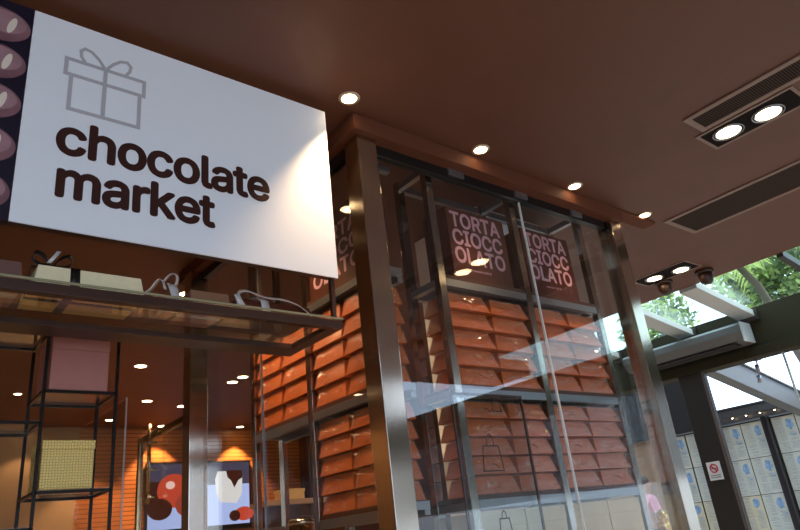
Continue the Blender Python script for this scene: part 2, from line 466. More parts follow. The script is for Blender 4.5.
# ------------------------------------------------------------------ glass shelf under the sign
ST = .7468                                     # top of the glass
sh = thing('glass_shelf', 'brown framed glass shelf hanging below the white sign', 'shelf', (.3, 2.03, .70))
bm = B(); box(bm, -1.2, 1.302, 1.842, 1.872, .708, .738); obj('front_bar', bm, M['frame'], sh, bevel=.002)
bm = B(); box(bm, -1.2, 1.302, 2.115, 2.215, .708, .728); obj('back_bar', bm, M['frame'], sh, bevel=.002)
bm = B(); box(bm, 1.252, 1.302, 1.872, 2.115, .708, .728); obj('end_bar', bm, M['frame'], sh, bevel=.002)
bm = B(); box(bm, -1.2, 1.302, 1.838, 2.215, .738, .745); obj('glass_plate', bm, [M['shelfglass'], M['greenedge']], sh)
bm = B(); box(bm, -1.2, 1.302, 1.835, 1.838, .738, .745); obj('glass_edge', bm, M['greenedge'], sh)
for x in (1.286, -1.0):
    bm = B(); box(bm, x, x + .016, 1.874, 1.890, .738, .914); obj('hanger_rod', bm, M['frame'], sh)

# things on the shelf
g = 'gift boxes on the glass shelf'
t = thing('gift_box', 'cream tapered gift box tied with black ribbon on the hanging glass shelf', 'box', (.475, 2.0, ST), g)
bm = B(); v = []
P = [(.322, 1.9), (.628, 1.9), (.628, 2.10), (.322, 2.10)]
bm_v = [bm.verts.new((x, y, ST)) for x, y in P] + [bm.verts.new((x + (.012 if x < .5 else -.012), y + (.01 if y < 2 else -.01), .817)) for x, y in P]
for f in ((0, 3, 2, 1), (4, 5, 6, 7), (0, 1, 5, 4), (1, 2, 6, 5), (2, 3, 7, 6), (3, 0, 4, 7)): bm.faces.new([bm_v[i] for i in f])
for f in bm.faces:
    if abs(f.calc_center_median().z - ST) < .001: f.material_index = 1
obj('carton', bm, [M['cream'], M['tan']], t, bevel=.002)
bm = B(); x = .43
tube(bm, [(x, 1.896, ST + .001), (x, 1.907, .820), (x, 2.053, .820), (x, 2.064, ST + .001)], .004, 6)
bm.free(); bm = B()
ribbon_strip(bm, [(x, 1.899, ST + .0), (x, 1.9085, .8185), (x, 2.0915, .8185), (x, 2.101, ST), (x, 1.899, ST - .0005)], (.026, 0, 0))
ribbon_strip(bm, [(.321, 2.0, ST), (.333, 2.0, .8185), (.617, 2.0, .8185), (.629, 2.0, ST), (.321, 2.0, ST - .0005)], (0, .022, 0))
obj('ribbon', bm, M['blackribbon'], t, solid=.0012)
bm = B(); cx, cy, cz = .372, 1.93, .820
for s in (-1, 1):
    ribbon_strip(bm, [(cx, cy, cz), (cx + s * .02, cy, cz + .03), (cx + s * .045, cy, cz + .042), (cx + s * .05, cy, cz + .02), (cx + s * .03, cy, cz + .004), (cx, cy, cz + .003)], (.006, .012, .017), smooth=True)
ribbon_strip(bm, [(cx - .005, cy - .01, cz + .005), (cx - .055, cy - .012, cz - .012), (cx - .06, cy - .02, cz - .05)], (0, .014, 0), mi=0)
ribbon_strip(bm, [(cx - .012, cy - .016, cz + .006), (cx - .002, cy - .018, cz + .022), (cx + .012, cy - .018, cz + .046)], (.012, 0, 0), mi=1)
obj('bow', bm, [M['blackribbon'], M['ribbon']], t, solid=.0012)

t = thing('gift_box', 'mauve brown gift box at the left edge of the photo on the glass shelf', 'box', (.20, 2.0, ST), g)
bm = B(); fs = box(bm, -.05, .300, 1.9, 2.10, ST, .815, taper=.008)
fs[0].material_index = 1; obj('carton', bm, [M['mauve'], M['salmon']], t, bevel=.002)
bm = B(); ribbon_strip(bm, [(-.052, 2.0, ST - .0005), (-.04, 2.0, .8165), (.292, 2.0, .8165), (.302, 2.0, ST), (-.052, 2.0, ST - .001)], (0, .03, 0)); obj('ribbon', bm, M['ribbon'], t, solid=.001)

t = thing('gift_box', 'small salmon box with curled silver ribbon bow beside the cream gift box', 'box', (.695, 1.97, ST), g)
bm = B(); box(bm, .650, .750, 1.90, 2.04, ST, .767, taper=.003); obj('carton', bm, M['salmon'], t)
bm = B()
ribbon_strip(bm, [(.70, 1.897, ST), (.70, 1.900, .7685), (.70, 2.04, .7685), (.70, 2.043, ST), (.70, 1.897, ST - .0005)], (.022, 0, 0))
ribbon_strip(bm, [(.648, 1.97, ST), (.652, 1.97, .7685), (.748, 1.97, .7685), (.752, 1.97, ST), (.648, 1.97, ST - .0005)], (0, .022, 0))
obj('ribbon', bm, M['ribbon'], t, solid=.001)
bm = B()
ribbon_strip(bm, [(.628, 1.905, .770), (.645, 1.905, .785), (.662, 1.905, .812), (.674, 1.905, .822), (.684, 1.905, .812), (.690, 1.905, .79)], (.016, .02, .006), smooth=True)
ribbon_strip(bm, [(.684, 1.905, .815), (.70, 1.905, .838), (.716, 1.905, .848), (.726, 1.905, .838), (.724, 1.905, .815), (.712, 1.905, .803), (.698, 1.905, .812)], (.016, .02, .008), smooth=True)
ribbon_strip(bm, [(.708, 1.900, .808), (.710, 1.892, .79), (.716, 1.888, .765), (.72, 1.888, .752)], (.028, 0, 0))
obj('bow', bm, M['ribbon'], t, solid=.0012)

t = thing('gift_box', 'flat brown box between the silver bow and the dark ribboned box', 'box', (.83, 2.0, ST), g)
bm = B(); fs = box(bm, .765, .905, 1.9, 2.10, ST, .803, taper=.006); fs[0].material_index = 1; obj('carton', bm, [M['brownclear'], M['salmon']], t, bevel=.002)
bm = B(); ribbon_strip(bm, [(.763, 2.0, ST - .0005), (.769, 2.0, .8045), (.901, 2.0, .8045), (.907, 2.0, ST), (.763, 2.0, ST - .001)], (0, .02, 0)); obj('ribbon', bm, M['ribbon'], t, solid=.001)

t = thing('gift_box', 'dark chocolate box with broad silver ribbons near the end of the glass shelf', 'box', (1.07, 2.0, ST), g)
bm = B(); box(bm, .92, 1.225, 1.9, 2.10, ST, .800, taper=.014); obj('carton', bm, M['choc'], t, bevel=.003)
bm = B()
ribbon_strip(bm, [(1.035, 1.897, ST), (1.032, 1.911, .8015), (1.02, 1.93, .818), (1.0, 2.0, .822), (1.02, 2.05, .803)], (.030, 0, 0))
ribbon_strip(bm, [(.925, 1.9, .775), (.928, 1.905, .800), (.940, 1.905, .820), (.965, 1.905, .826), (1.0, 1.905, .818), (1.04, 1.905, .812), (1.10, 1.905, .812), (1.15, 1.9, .80), (1.185, 1.895, .778), (1.205, 1.893, .758)], (.004, .022, .016), smooth=True)
ribbon_strip(bm, [(.922, 1.896, .806), (.932, 1.896, .785), (.945, 1.896, .765)], (.018, 0, .008))
obj('ribbon', bm, M['ribbon'], t, solid=.0015)

# ------------------------------------------------------------------ ceiling lamps
LP = 2.4
def spot_light(x, y, z, power, angle, blend=.35, col=(1, .66, .36), size=.02, parent=None, tilt=(0, 0)):
    l = bpy.data.lights.new('lamp_beam', 'SPOT'); l.energy = power; l.spot_size = math.radians(angle); l.spot_blend = blend
    l.color = col; l.shadow_soft_size = size
    l.energy = power * LP; o = bpy.data.objects.new('lamp_beam', l); COL.objects.link(o)
    if parent is not None:
        o.parent = parent; o.location = Vector((x, y, z)) - ORG[parent.name]
    else: o.location = (x, y, z + H)
    o.rotation_euler = (tilt[0], tilt[1], 0)
    return o

def downlight(x, y, label, group, power=30, angle=75, r=.032, ring=.042, light=True, tilt=(0, 0), blend=.4):
    t = thing('downlight', label, 'ceiling lamp', (x, y, CEIL), group)
    bm = B(); lathe(bm, x, y, [(r, CEIL - .0045), (ring, CEIL - .006), (ring + .004, CEIL - .0005), (r, CEIL - .0005)], 24, cap=False); obj('trim_ring', bm, M['lampring'], t)
    bm = B(); lathe(bm, x, y, [(r, CEIL - .0005), (r, CEIL - .004), (r * .6, CEIL - .0065), (.002, CEIL - .007)], 24); obj('bulb', bm, M['lamp'], t)
    if light: spot_light(x, y, CEIL - .012, power, angle, blend=blend, parent=t, tilt=tilt)
    return t
gl = 'round downlights in the brown ceiling'
downlight(1.388, 1.788, 'round downlight above the right corner of the white sign', gl, 48, 84, blend=.7)
for x, y, n in ((2.172, 1.80, 'round downlight in front of the left dark cake box'), (2.925, 1.81, 'round downlight in front of the right dark cake box'), (3.667, 1.833, 'round downlight between showcase corner and the long air vent')):
    downlight(x, y, n, gl, 24, 58, blend=.8)
gi = 'downlights inside the shop'
ins = [(1.80, 5.10, 'above the small pink box'), (1.95, 5.96, 'nearer of two left of the doorway post'), (2.48, 7.32, 'farther of two left of the doorway post'), (2.95, 7.52, 'just left of the doorway post'),
       (3.02, 6.34, 'left of the pair beside the doorway post'), (3.03, 6.12, 'right of the pair beside the doorway post'), (2.40, 8.37, 'over the left part of the orange slats'), (4.25, 8.70, 'over the television, right of the doorway post'),
       (1.60, 9.16 - .6, 'at the left edge of the photo'), (3.15, 8.70, 'over the slats left of the television')]
for x, y, n in ins:
    downlight(x, y, 'small glowing downlight in the dark shop ceiling, ' + n, gi, (14 if x < 2 else 60) if y > 8 else 18, 85, r=.05, ring=.06)
for y, n in ((4.4, 'nearer'), (6.6, 'farther')):  # lamps added out of view to warm the wall the steel post mirrors
    downlight(-1.75, y, 'added downlight, out of view, to brighten the side wall of the shop, ' + n + ' one outside the photo', gi, 60, 95, r=.05, ring=.06)
# lamps added to brighten the side rack and the inside of the shop
for y, n in ((2.60, 'nearest'), (3.05, 'farther')):
    downlight(1.12, y, 'added downlight, unseen behind the white sign, to brighten the side rack, ' + n + ' of the two', gi, 34, 80, r=.04, ring=.05, tilt=(0, -.32))
for x, y in ((.2, 5.0), (1.2, 7.2)):
    downlight(x, y, 'added downlight brightening the dark shop, above the thin black stand' if y < 4 else 'added downlight brightening the dark shop behind the white sign', gi, 8, 90)

downlight(1.98, 3.19, 'round downlight inside the glass showcase, seen below the white sign', gi, 20, 120, r=.04, ring=.05)
downlight(1.63, 4.12, 'round downlight behind the side glass, seen between white sign and glass shelf', gi, 9, 110, r=.04, ring=.05)

def double_spot(x0, x1, y0, y1, lamps, label, power):
    t = thing('double_spot_fitting', label, 'ceiling lamp', ((x0 + x1) / 2, (y0 + y1) / 2, CEIL), 'recessed double spot fittings')
    bm = B()
    w = .016
    for a in ((x0, x1, y0, y0 + w), (x0, x1, y1 - w, y1), (x0, x0 + w, y0 + w, y1 - w), (x1 - w, x1, y0 + w, y1 - w)): box(bm, *a, CEIL - .006, CEIL - .0005)
    obj('rim', bm, M['ventframe'], t, bevel=.001)
    bm = B(); box(bm, x0 + w, x1 - w, y0 + w, y1 - w, CEIL - .003, CEIL - .0006); obj('housing', bm, M['housing'], t)
    for lx, ly in lamps:
        bm = B()
        for rr in (.062, .073):
            pts = [(lx + rr * math.cos(2 * PI * k / 28), ly + rr * math.sin(2 * PI * k / 28), CEIL - .006) for k in range(28)]
            tube(bm, pts, .0035, 6, closed=True)
        rg = obj('gimbal_ring', bm, M['rail'], t)
        bm = B(); lathe(bm, lx, ly, [(.056, CEIL - .003), (.056, CEIL - .006), (.03, CEIL - .010), (.002, CEIL - .011)], 24); obj('bulb', bm, M['lamp'], rg)
        spot_light(lx, ly, CEIL - .016, power, 70, parent=t)
    return t
double_spot(3.085, 3.31, .70, 1.175, ((3.195, 1.055), (3.215, .865)), 'recessed double spot fitting between the two air vents', 20)
double_spot(4.70, 4.96, 2.14, 2.62, ((4.83, 2.48), (4.87, 2.27)), 'recessed double spot fitting near the glass roof edge', 20)

def spot_head(x, y, label):
    t = thing('spot_head', label, 'ceiling lamp', (x, y, CEIL), 'small brown ceiling spot heads')
    bm = B(); lathe(bm, x, y, [(.070, CEIL - .0005), (.072, CEIL - .022), (.055, CEIL - .026)], 20); obj('mount', bm, M['spothead'], t)
    bm = B(); lathe(bm, x, y, [(.052, CEIL - .024), (.055, CEIL - .06), (.048, CEIL - .095), (.030, CEIL - .112), (.006, CEIL - .118)], 20); obj('dome', bm, M['spothead'], t)
spot_head(5.00, 2.50, 'brown dome shaped ceiling fitting, nearer the steel showcase corner post')
spot_head(5.10, 2.20, 'brown dome shaped ceiling fitting in front of the white roof beam')

def vent(x0, x1, y0, y1, label):
    t = thing('air_vent', label, 'vent', ((x0 + x1) / 2, y1, CEIL), 'long ceiling air vents')
    bm = B(); w = .03
    for a in ((x0, x1, y0, y0 + w), (x0, x1, y1 - w, y1), (x0, x0 + w, y0 + w, y1 - w), (x1 - w, x1, y0 + w, y1 - w)): box(bm, *a, CEIL - .009, CEIL - .0005)
    obj('rim', bm, M['ventframe'], t, bevel=.002)
    bm = B(); box(bm, x0 + w, x1 - w, y0 + w, y1 - w, CEIL - .004, CEIL - .0006); obj('grille', bm, M['vent'], t)
vent(2.875, 3.065, -.7, 1.125, 'long narrow air vent nearest the camera, left of the double spots')
vent(3.88, 4.27, -.9, 1.83, 'broad air vent between the double spots and the glass roof')

# ------------------------------------------------------------------ racks
S1, S2, S3, S4 = 1.085, .580, .128, -.40       # tops of the shelves
def shelf_level(t, x0, x1, y0, y1, z, rails):
    bm = B(); box(bm, x0, x1, y0, y1, z - .018, z); s = obj('shelf_board', bm, M['board'], t)
    for r in rails:
        bm = B(); box(bm, *r, z - .055, z - .019); obj('rail', bm, M['rail'], s)

rk = thing('storage_rack', 'steel shelving rack facing the front glass, full of orange chocolate boxes', 'rack', (2.57, 2.1, -H), 'steel racks in the glass showcase')
RX = (1.950, 2.540, 3.130); RY = (1.985, 2.188)
for x in RX:
    for y in RY:
        bm = B(); box(bm, x, x + .042, y, y + .035, -H, 1.66); obj('upright', bm, M['rack'], rk, bevel=.002)
for z in (S1, S2, S3, S4):
    for a, b in zip(RX, RX[1:]):
        shelf_level(rk, a + .043, b - .001, RY[0] + .002, RY[1] + .03, z, ((a + .043, b - .001, RY[0], RY[0] + .03), (a + .043, b - .001, RY[1], RY[1] + .03)))
    for a in RX:
        bm = B(); box(bm, a + .004, a + .038, RY[0] + .036, RY[1] - .001, z - .052, z - .022); obj('cross_bar', bm, M['rail'], rk)
for y in (RY[0], RY[1]):
    for a, b in zip(RX, RX[1:]):
        bm = B(); box(bm, a + .043, b - .001, y + .004, y + .031, 1.615, 1.648); obj('top_bar', bm, M['rail'], rk)
for a in RX:
    bm = B(); box(bm, a + .006, a + .036, RY[0] + .036, RY[1] - .001, 1.615, 1.648); obj('top_bar', bm, M['rail'], rk)

lk = thing('storage_rack', 'steel shelving rack along the side glass behind the nearest steel post', 'rack', (1.7, 2.6, -H), 'steel racks in the glass showcase')
LY = (2.000, 2.550, 3.105); LX = (1.600, 1.752)
for y in LY:
    for x in LX:
        if x == LX[1] and y == LY[0]: continue
        bm = B(); box(bm, x, x + .028, y, y + .040, -H, 1.60); obj('upright', bm, M['rack'], lk, bevel=.002)
for z in (S1, S2, S3, S4):
    for k, (a, b) in enumerate(zip(LY, LY[1:])):
        if k == 1 and z == S3: continue
        shelf_level(lk, LX[0] + .002, LX[1] + .03, a + .041, b - .001, z, ((LX[0], LX[0] + .028, a + .041, b - .001), (LX[1], LX[1] + .028, a + .041, b - .001)))
for z in (S1 - .036, S2 - .036, S3 - .036, 1.56):
    for y in LY:
        bm = B(); box(bm, LX[0] + .033, LX[1] - .001, y + .005, y + .035, z, z + .03); obj('cross_bar', bm, M['rail'], lk)

# wrapped chocolate boxes: wider at the foot, tops drawn in, cellophane over the card
def wrap_mesh(w, d, h, t, seed):
    rnd = random.Random(seed); bm = B(); e = .0022
    n = 10; ring = []
    for lv in range(7):
        f = lv / 6
        hw, hd = w / 2 + e - t * f, d / 2 + e - t * f
        pts = []
        puff = .0085 * math.sin(PI * min(1, f + .12)) + .001
        for k in range(n):                                # front: the film stands off and crumples
            u = k / n
            pts.append((-hw + 2 * hw * u + (rnd.uniform(-.005, .005) if 0 < k else 0), -hd - (rnd.uniform(0, puff) if k else 0), rnd.uniform(-.003, .003) if 0 < lv < 6 and k else 0))
        for k in range(n): pts.append((hw - rnd.uniform(0, .0015), -hd + 2 * hd * k / n, 0))
        for k in range(n): pts.append((hw - 2 * hw * k / n, hd, 0))
        for k in range(n): pts.append((-hw + rnd.uniform(0, .0015), hd - 2 * hd * k / n, 0))
        ring.append([bm.verts.new((x, y, .001 + (h + e - .001) * f + dz)) for x, y, dz in pts])
    N = 4 * n
    for a, b in zip(ring, ring[1:]):
        for k in range(N):
            q = [a[k], a[(k + 1) % N], b[(k + 1) % N], b[k]]
            if rnd.random() < .5: bm.faces.new([q[0], q[1], q[2]]); bm.faces.new([q[0], q[2], q[3]])
            else: bm.faces.new([q[0], q[1], q[3]]); bm.faces.new([q[1], q[2], q[3]])
    bm.faces.new(ring[-1])
    return bm

def make_box(w, d, h, t, seed, z0, lean=(-.55, -.65, .53)):
    r = thing('chocolate_box', 'x', 'box', (0, 0, z0))
    bm = B(); box(bm, -w / 2, w / 2, -d / 2, d / 2, z0, z0 + h * .96, taper=t)
    obj('carton', bm, M['carton'], r, bevel=.0015)
    bm = wrap_mesh(w, d, h * .975, t, seed)
    for v in bm.verts: v.co.z += z0
    wr = obj('cellophane_wrap', bm, M['wrap'], r)
    # glints on the film: narrow folds tilted to mirror the lamps towards the camera
    bm = B(); rn = random.Random(seed + 50)
    for c_ in range(rn.choice((1, 2, 2, 3))):
        x0 = rn.uniform(-.42, .42) * w; f0 = rn.uniform(.25, .75)
        for k in range(3):
            nrm = Vector((lean[0] + rn.gauss(0, .16), lean[1] + rn.gauss(0, .12), lean[2] + rn.gauss(0, .16))).normalized()
            u = nrm.cross(Vector((rn.gauss(0, 1), rn.gauss(0, .5), rn.gauss(0, 1)))).normalized(); v = nrm.cross(u)
            L = rn.uniform(.006, .020); W = rn.uniform(.0008, .0022); f = min(.85, max(.15, f0 + rn.uniform(-.15, .15)))
            c = Vector((x0 + rn.uniform(-.025, .025), -d / 2 + t * f - .009, z0 + h * f))
            bend = v * rn.uniform(-.005, .005)
            ribbon_strip(bm, [c - u * L, c - u * L * .3 + bend, c + u * L * .4 + bend * .4, c + u * L], v * W * 2)
    obj('glint_fold', bm, M['glint'], wr)
    return r

ORD = ('top', 'second', 'third', 'fourth', 'bottom')
def fill(protos, spots, group, turn=0):
    used = set()
    for i, (loc, label) in enumerate(spots):
        k = i % len(protos)
        o = place(protos[k], k not in used, loc, label, group); used.add(k)
        o.rotation_euler.z = turn + random.uniform(-.010, .010)

PF = [make_box(.262, .180, .0825, .021, s, .0) for s in (1, 2, 3)]
spots = []
for bay, (a, bname) in enumerate(((RX[0], 'left'), (RX[1], 'right'))):
    for sec, (zb, sname) in enumerate(((S2, 'upper'), (S3, 'lower'))):
        pitch = .0875 if sec == 0 else .0775
        for r in range(5):
            for k in range(2):
                x = a + .049 + .131 + k * .271
                lab = f"wrapped orange chocolate box, {('left', 'right')[k]} of pair, {ORD[4 - r]} row, {sname} shelf, {bname} front bay"
                spots.append(((x, 2.084, zb + .0006 + pitch * r), lab))
# two heights of box: full ones above, slightly lower ones below
sp_up = [s for s in spots if 'upper' in s[1]]; sp_lo = [s for s in spots if 'lower' in s[1]]
fill(PF, sp_up, 'wrapped chocolate boxes facing the front glass')
PL = [make_box(.262, .180, .0735, .019, s, .0) for s in (4, 5, 6)]
fill(PL, sp_lo, 'wrapped chocolate boxes facing the front glass')

def make_side_box(w, d, h, t, seed):
    return make_box(d, w, h, t, seed, 0, (.56, -.70, .43))
PS = [make_side_box(.158, .240, .0825, .016, s) for s in (7, 8)]
PT = [make_side_box(.158, .240, .0735, .015, s) for s in (9, 10)]
def side_spots(sec):
    out = []
    zb, sname, pitch = ((S2, 'upper', .0875), (S3, 'lower', .0775))[sec]
    for bay in range(2):
        if bay == 1 and sec == 1: continue
        for r in range(5):
            for k in range(2):
                y = LY[bay] + .046 + .120 + k * .253
                lab = f"wrapped orange chocolate box, {('nearer', 'farther')[k]} of pair, {ORD[4 - r]} row, {sname} shelf, {('near', 'far')[bay]} side bay"
                out.append(((1.690, y, zb + .0006 + pitch * r), lab))
    return out
fill(PS, side_spots(0), 'wrapped chocolate boxes along the side glass', -PI / 2)
fill(PT, side_spots(1), 'wrapped chocolate boxes along the side glass', -PI / 2)

# beige cartons on the lowest shelf in view
first = None
for a, bn in ((RX[0], 'left'), (RX[1], 'right')):
    for k in range(2):
        if first is None:
            first = thing('carton_box', 'x', 'box', (0, 0, 0), 'plain beige cartons below the chocolate boxes')
            bm = B(); box(bm, -.130, .130, -.088, .088, .0006, .44); obj('body', bm, M['beige'], first, bevel=.003)
            bm = B(); box(bm, -.132, .132, -.090, .090, .40, .462); obj('lid', bm, M['beige'], first, bevel=.003)
            fst = True
        place(first, fst, (a + .181 + k * .270, 2.084, S4), f"plain beige carton at the bottom of the {bn} front bay, {('left', 'right')[k]} one"); fst = False

# dark cake boxes with pink letters on the top shelf
def cake_box(w, d, h, label, loc):
    t = thing('cake_box', label, 'box', loc, 'dark cake boxes on the top shelves')
    x, y, z = loc
    bm = B(); box(bm, x, x + w, y, y + d, z + .0006, z + h); obj('carton', bm, M['choc'], t, bevel=.003)
    bm = B(); k = w / .405; s = .345 * k
    mf = lambda ox, oz: (lambda u, v, ww: (x + ox + u, y - .0004 - ww, z + oz + v))
    add_text(bm, 'TORTA', s, .086, mf(.022, .268), weight=.022, depth=.0008)
    add_text(bm, 'CIOCC', s, .086, mf(.022, .174), weight=.022, depth=.0008)
    add_text(bm, 'OLATO', s, .086, mf(.022, .080), weight=.022, depth=.0008)
    obj('lettering', bm, M['pinkletter'], t)
    bm = B(); add_text(bm, 'venchi 1878', .125, .012, mf(.125, .045), weight=.01, depth=.0005); obj('small_print', bm, M['pinkletter'], t)
    return t
cake_box(.405, .17, .372, 'dark brown cake box with pink TORTA CIOCCOLATO letters, left one behind front glass', (2.062, 1.992, S1))
cake_box(.400, .17, .372, 'dark brown cake box with pink TORTA CIOCCOLATO letters, right one behind front glass', (2.604, 1.992, S1))
# one on the side rack, turned to the doorway
t = thing('cake_box', 'dark cake box with pink letters turned to the doorway, partly hidden below the sign corner', 'box', (1.60, 2.3, S1), 'dark cake boxes on the top shelves')
bm = B(); box(bm, 1.610, 1.748, 2.065, 2.525, S1 + .0006, S1 + .372); obj('carton', bm, M['choc'], t, bevel=.003)
bm = B()
for k, wd in enumerate(('OLATO', 'CIOCC', 'TORTA')):
    add_text(bm, wd, .39, .078, (lambda oz: (lambda u, v, w: (1.6096 - w, 2.49 - u, S1 + oz + v)))((.040, .131, .222)[k]), weight=.022, depth=.0008)
obj('lettering', bm, M['pinkletter'], t)

# pale cupboard inside the showcase
t = thing('tall_cupboard', 'tall pale grey cupboard behind the dark cake boxes inside the glass showcase', 'cupboard', (2.86, 2.5, -H))
bm = B(); box(bm, 2.56, 3.12, 2.235, 2.78, -H + .06, 1.69); obj('body', bm, M['greywhite'], t, bevel=.003)
bm = B(); box(bm, 2.58, 3.10, 2.255, 2.76, -H, -H + .06); obj('plinth', bm, M['darkmetal'], t)

# thin framed clear panel with line drawings, just behind the front glass
t = thing('framed_display', 'clear panel with thin dark brown frame and bag line drawings before the front chocolate boxes', 'panel', (2.12, 1.965, -H))
bm = B()
fx0, fx1, fz = 1.896, 2.336, .534; w = .010
for a in ((fx0, fx0 + w, -H, fz), (fx1 - w, fx1, -H, fz), (fx0 + w, fx1 - w, fz - w, fz), (fx0 + w, fx1 - w, -H, -H + .05)): box(bm, a[0], a[1], 1.961, 1.969, a[2], a[3])
obj('frame', bm, M['frame'], t)
bm = B(); box(bm, fx0 + w, fx1 - w, 1.964, 1.966, -H + .05, fz - w); obj('sheet', bm, M['glass'], t)
bm = B()
def bag(cx, cz, s):
    yy = 1.9625
    line2(bm, [(cx - .060 * s, cz), (cx - .046 * s, cz + .10 * s), (cx + .046 * s, cz + .10 * s), (cx + .060 * s, cz)], w=.005, closed=True, y=yy)
    line2(bm, [(cx - .022 * s, cz + .10 * s), (cx - .018 * s, cz + .135 * s), (cx, cz + .15 * s), (cx + .018 * s, cz + .135 * s), (cx + .022 * s, cz + .10 * s)], w=.004, y=yy)
bag(2.085, .215, 1.0); bag(2.16, .46, .45); bag(2.10, -.03, .6)
obj('line_drawing', bm, M['brownletter'], t, solid=.0006)

# pot and counter seen through the side glass
t = thing('steel_pot', 'round stainless steel pot seen through the side glass below the chocolate boxes', 'pot', (1.70, 2.83, S4))
bm = B(); lathe(bm, 1.69, 2.83, [(.06, S4 + .001), (.07, S4 + .01), (.072, .11), (.070, .112)], 28); obj('body', bm, M['steel'], t)
bm = B(); lathe(bm, 1.69, 2.83, [(.074, .112), (.074, .124), (.06, .138), (.03, .147), (.004, .149)], 28); obj('lid', bm, M['steel'], t)
t = thing('shop_counter', 'wooden counter inside the shop seen through the side glass', 'counter', (2.6, 4.4, -H))
bm = B(); box(bm, 2.22, 2.72, 4.2, 4.42, .30, .335); obj('counter_top', bm, M['counter'], t, bevel=.003)
bm = B(); box(bm, 2.25, 2.69, 4.23, 4.40, -H, .30); obj('body', bm, M['darkwall'], t)
t = thing('small_carton', 'small pale orange carton standing on the shop counter', 'box', (2.43, 4.3, .335))
bm = B(); box(bm, 2.37, 2.54, 4.22, 4.34, .3355, .40); obj('body', bm, M['tan'], t, bevel=.002)
bm = B(); box(bm, 2.366, 2.544, 4.216, 4.344, .385, .404); obj('lid', bm, M['tan'], t)
# gold foil sweets in a clear stand, beyond the side glass
GX, GY = 4.54, 2.75
t = thing('foil_sweets_jar', 'clear jar of gold foil sweets just left of the right steel post', 'jar', (GX, GY, -H))
bm = B(); box(bm, GX - .09, GX + .09, GY - .09, GY + .09, -H, -H + .02); tube(bm, [(GX, GY, -H + .02), (GX, GY, -.32)], .02, 10); box(bm, GX - .06, GX + .06, GY - .06, GY + .06, -.32, -.30); obj('stand', bm, M['darkmetal'], t)
bm = B(); lathe(bm, GX, GY, [(.050, -.30), (.056, -.29), (.056, -.03), (.050, -.022)], 20, cap=False); obj('glass_wall', bm, M['glass'], t, solid=.002)
bm = B(); rn = random.Random(3)
for k in range(70): ball(bm, (GX + rn.uniform(-.026, .026), GY + rn.uniform(-.026, .026), -.275 + k * .0036), .018)
o = obj('gold_sweets', bm, M['gold'], t); o['kind'] = 'stuff'

# ------------------------------------------------------------------ thin black stand with two small boxes
st = thing('display_stand', 'thin black metal stand holding a pink and a patterned yellow box', 'stand', (.5, 2.4, -H))
u = .0095
X0, X1, XL = .455, .675, .235
Y0, Y1 = 2.30, 2.515
def bar(bm, x0, x1, y0, y1, z, h=.0095): box(bm, x0, x1, y0, y1, z - h, z)
for x, y, zt in ((X0, Y0, .70), (X1, Y0, .70), (X0, Y1, .70), (X1, Y1, .70), (XL, Y0, .70), (XL, Y1, .70)):
    bm = B(); box(bm, x - u / 2, x + u / 2, y - u / 2, y + u / 2, -H, zt + .04); obj('upright', bm, M['blackmetal'], st)
def level(x0, x1, z):
    bm = B()
    bar(bm, x0, x1, Y0 - u / 2, Y0 + u / 2, z); bar(bm, x0, x1, Y1 - u / 2, Y1 + u / 2, z)
    bar(bm, x0 - u / 2, x0 + u / 2, Y0, Y1, z); bar(bm, x1 - u / 2, x1 + u / 2, Y0, Y1, z)
    f = obj('shelf_frame', bm, M['blackmetal'], st)
    bm = B(); box(bm, x0 + .005, x1 - .005, Y0 + .005, Y1 - .005, z, z + .004); obj('glass_plate', bm, M['shelfglass'], f)
level(X0, X1, .560); level(X0, X1, .252); level(XL, X0, .755); level(XL, X0, .46); level(XL, X0, .15); level(X0, X1, -.06)
t = thing('small_box', 'plain dusty pink square box on the upper shelf of the black stand', 'box', (.56, 2.4, .564))
bm = B(); box(bm, .470, .650, 2.31, 2.49, .5645, .700); obj('body', bm, M['pinkcard'], t, bevel=.003)
bm = B(); box(bm, .4692, .6508, 2.3092, 2.4908, .700, .742); obj('lid', bm, M['pinkcard'], t, bevel=.003)
# yellow patterned box
m, tt, out = nt('yellow_pattern_card')
p = tt.nodes.new('ShaderNodeBsdfPrincipled'); p.inputs['Roughness'].default_value = .5
tc = tt.nodes.new('ShaderNodeTexCoord'); vo = tt.nodes.new('ShaderNodeTexVoronoi'); vo.feature = 'DISTANCE_TO_EDGE'; vo.inputs['Scale'].default_value = 120; vo.inputs['Randomness'].default_value = .35
rp = tt.nodes.new('ShaderNodeValToRGB'); rp.color_ramp.elements[0].color = (.40, .30, .08, 1); rp.color_ramp.elements[1].color = (.92, .64, .20, 1); rp.color_ramp.elements[0].position = .04; rp.color_ramp.elements[1].position = .16
tt.links.new(tc.outputs['Object'], vo.inputs['Vector']); tt.links.new(vo.outputs['Distance'], rp.inputs[0]); tt.links.new(rp.outputs[0], p.inputs['Base Color']); tt.links.new(p.outputs[0], out.inputs[0])
M['yellow'] = m
t = thing('small_box', 'yellow patterned square box on the lower shelf of the black stand', 'box', (.545, 2.4, .256))
bm = B(); box(bm, .468, .620, 2.31, 2.46, .2565, .375); obj('body', bm, M['yellow'], t, bevel=.002)
bm = B(); box(bm, .466, .622, 2.308, 2.462, .375, .404); obj('lid', bm, M['yellow'], t, bevel=.002)

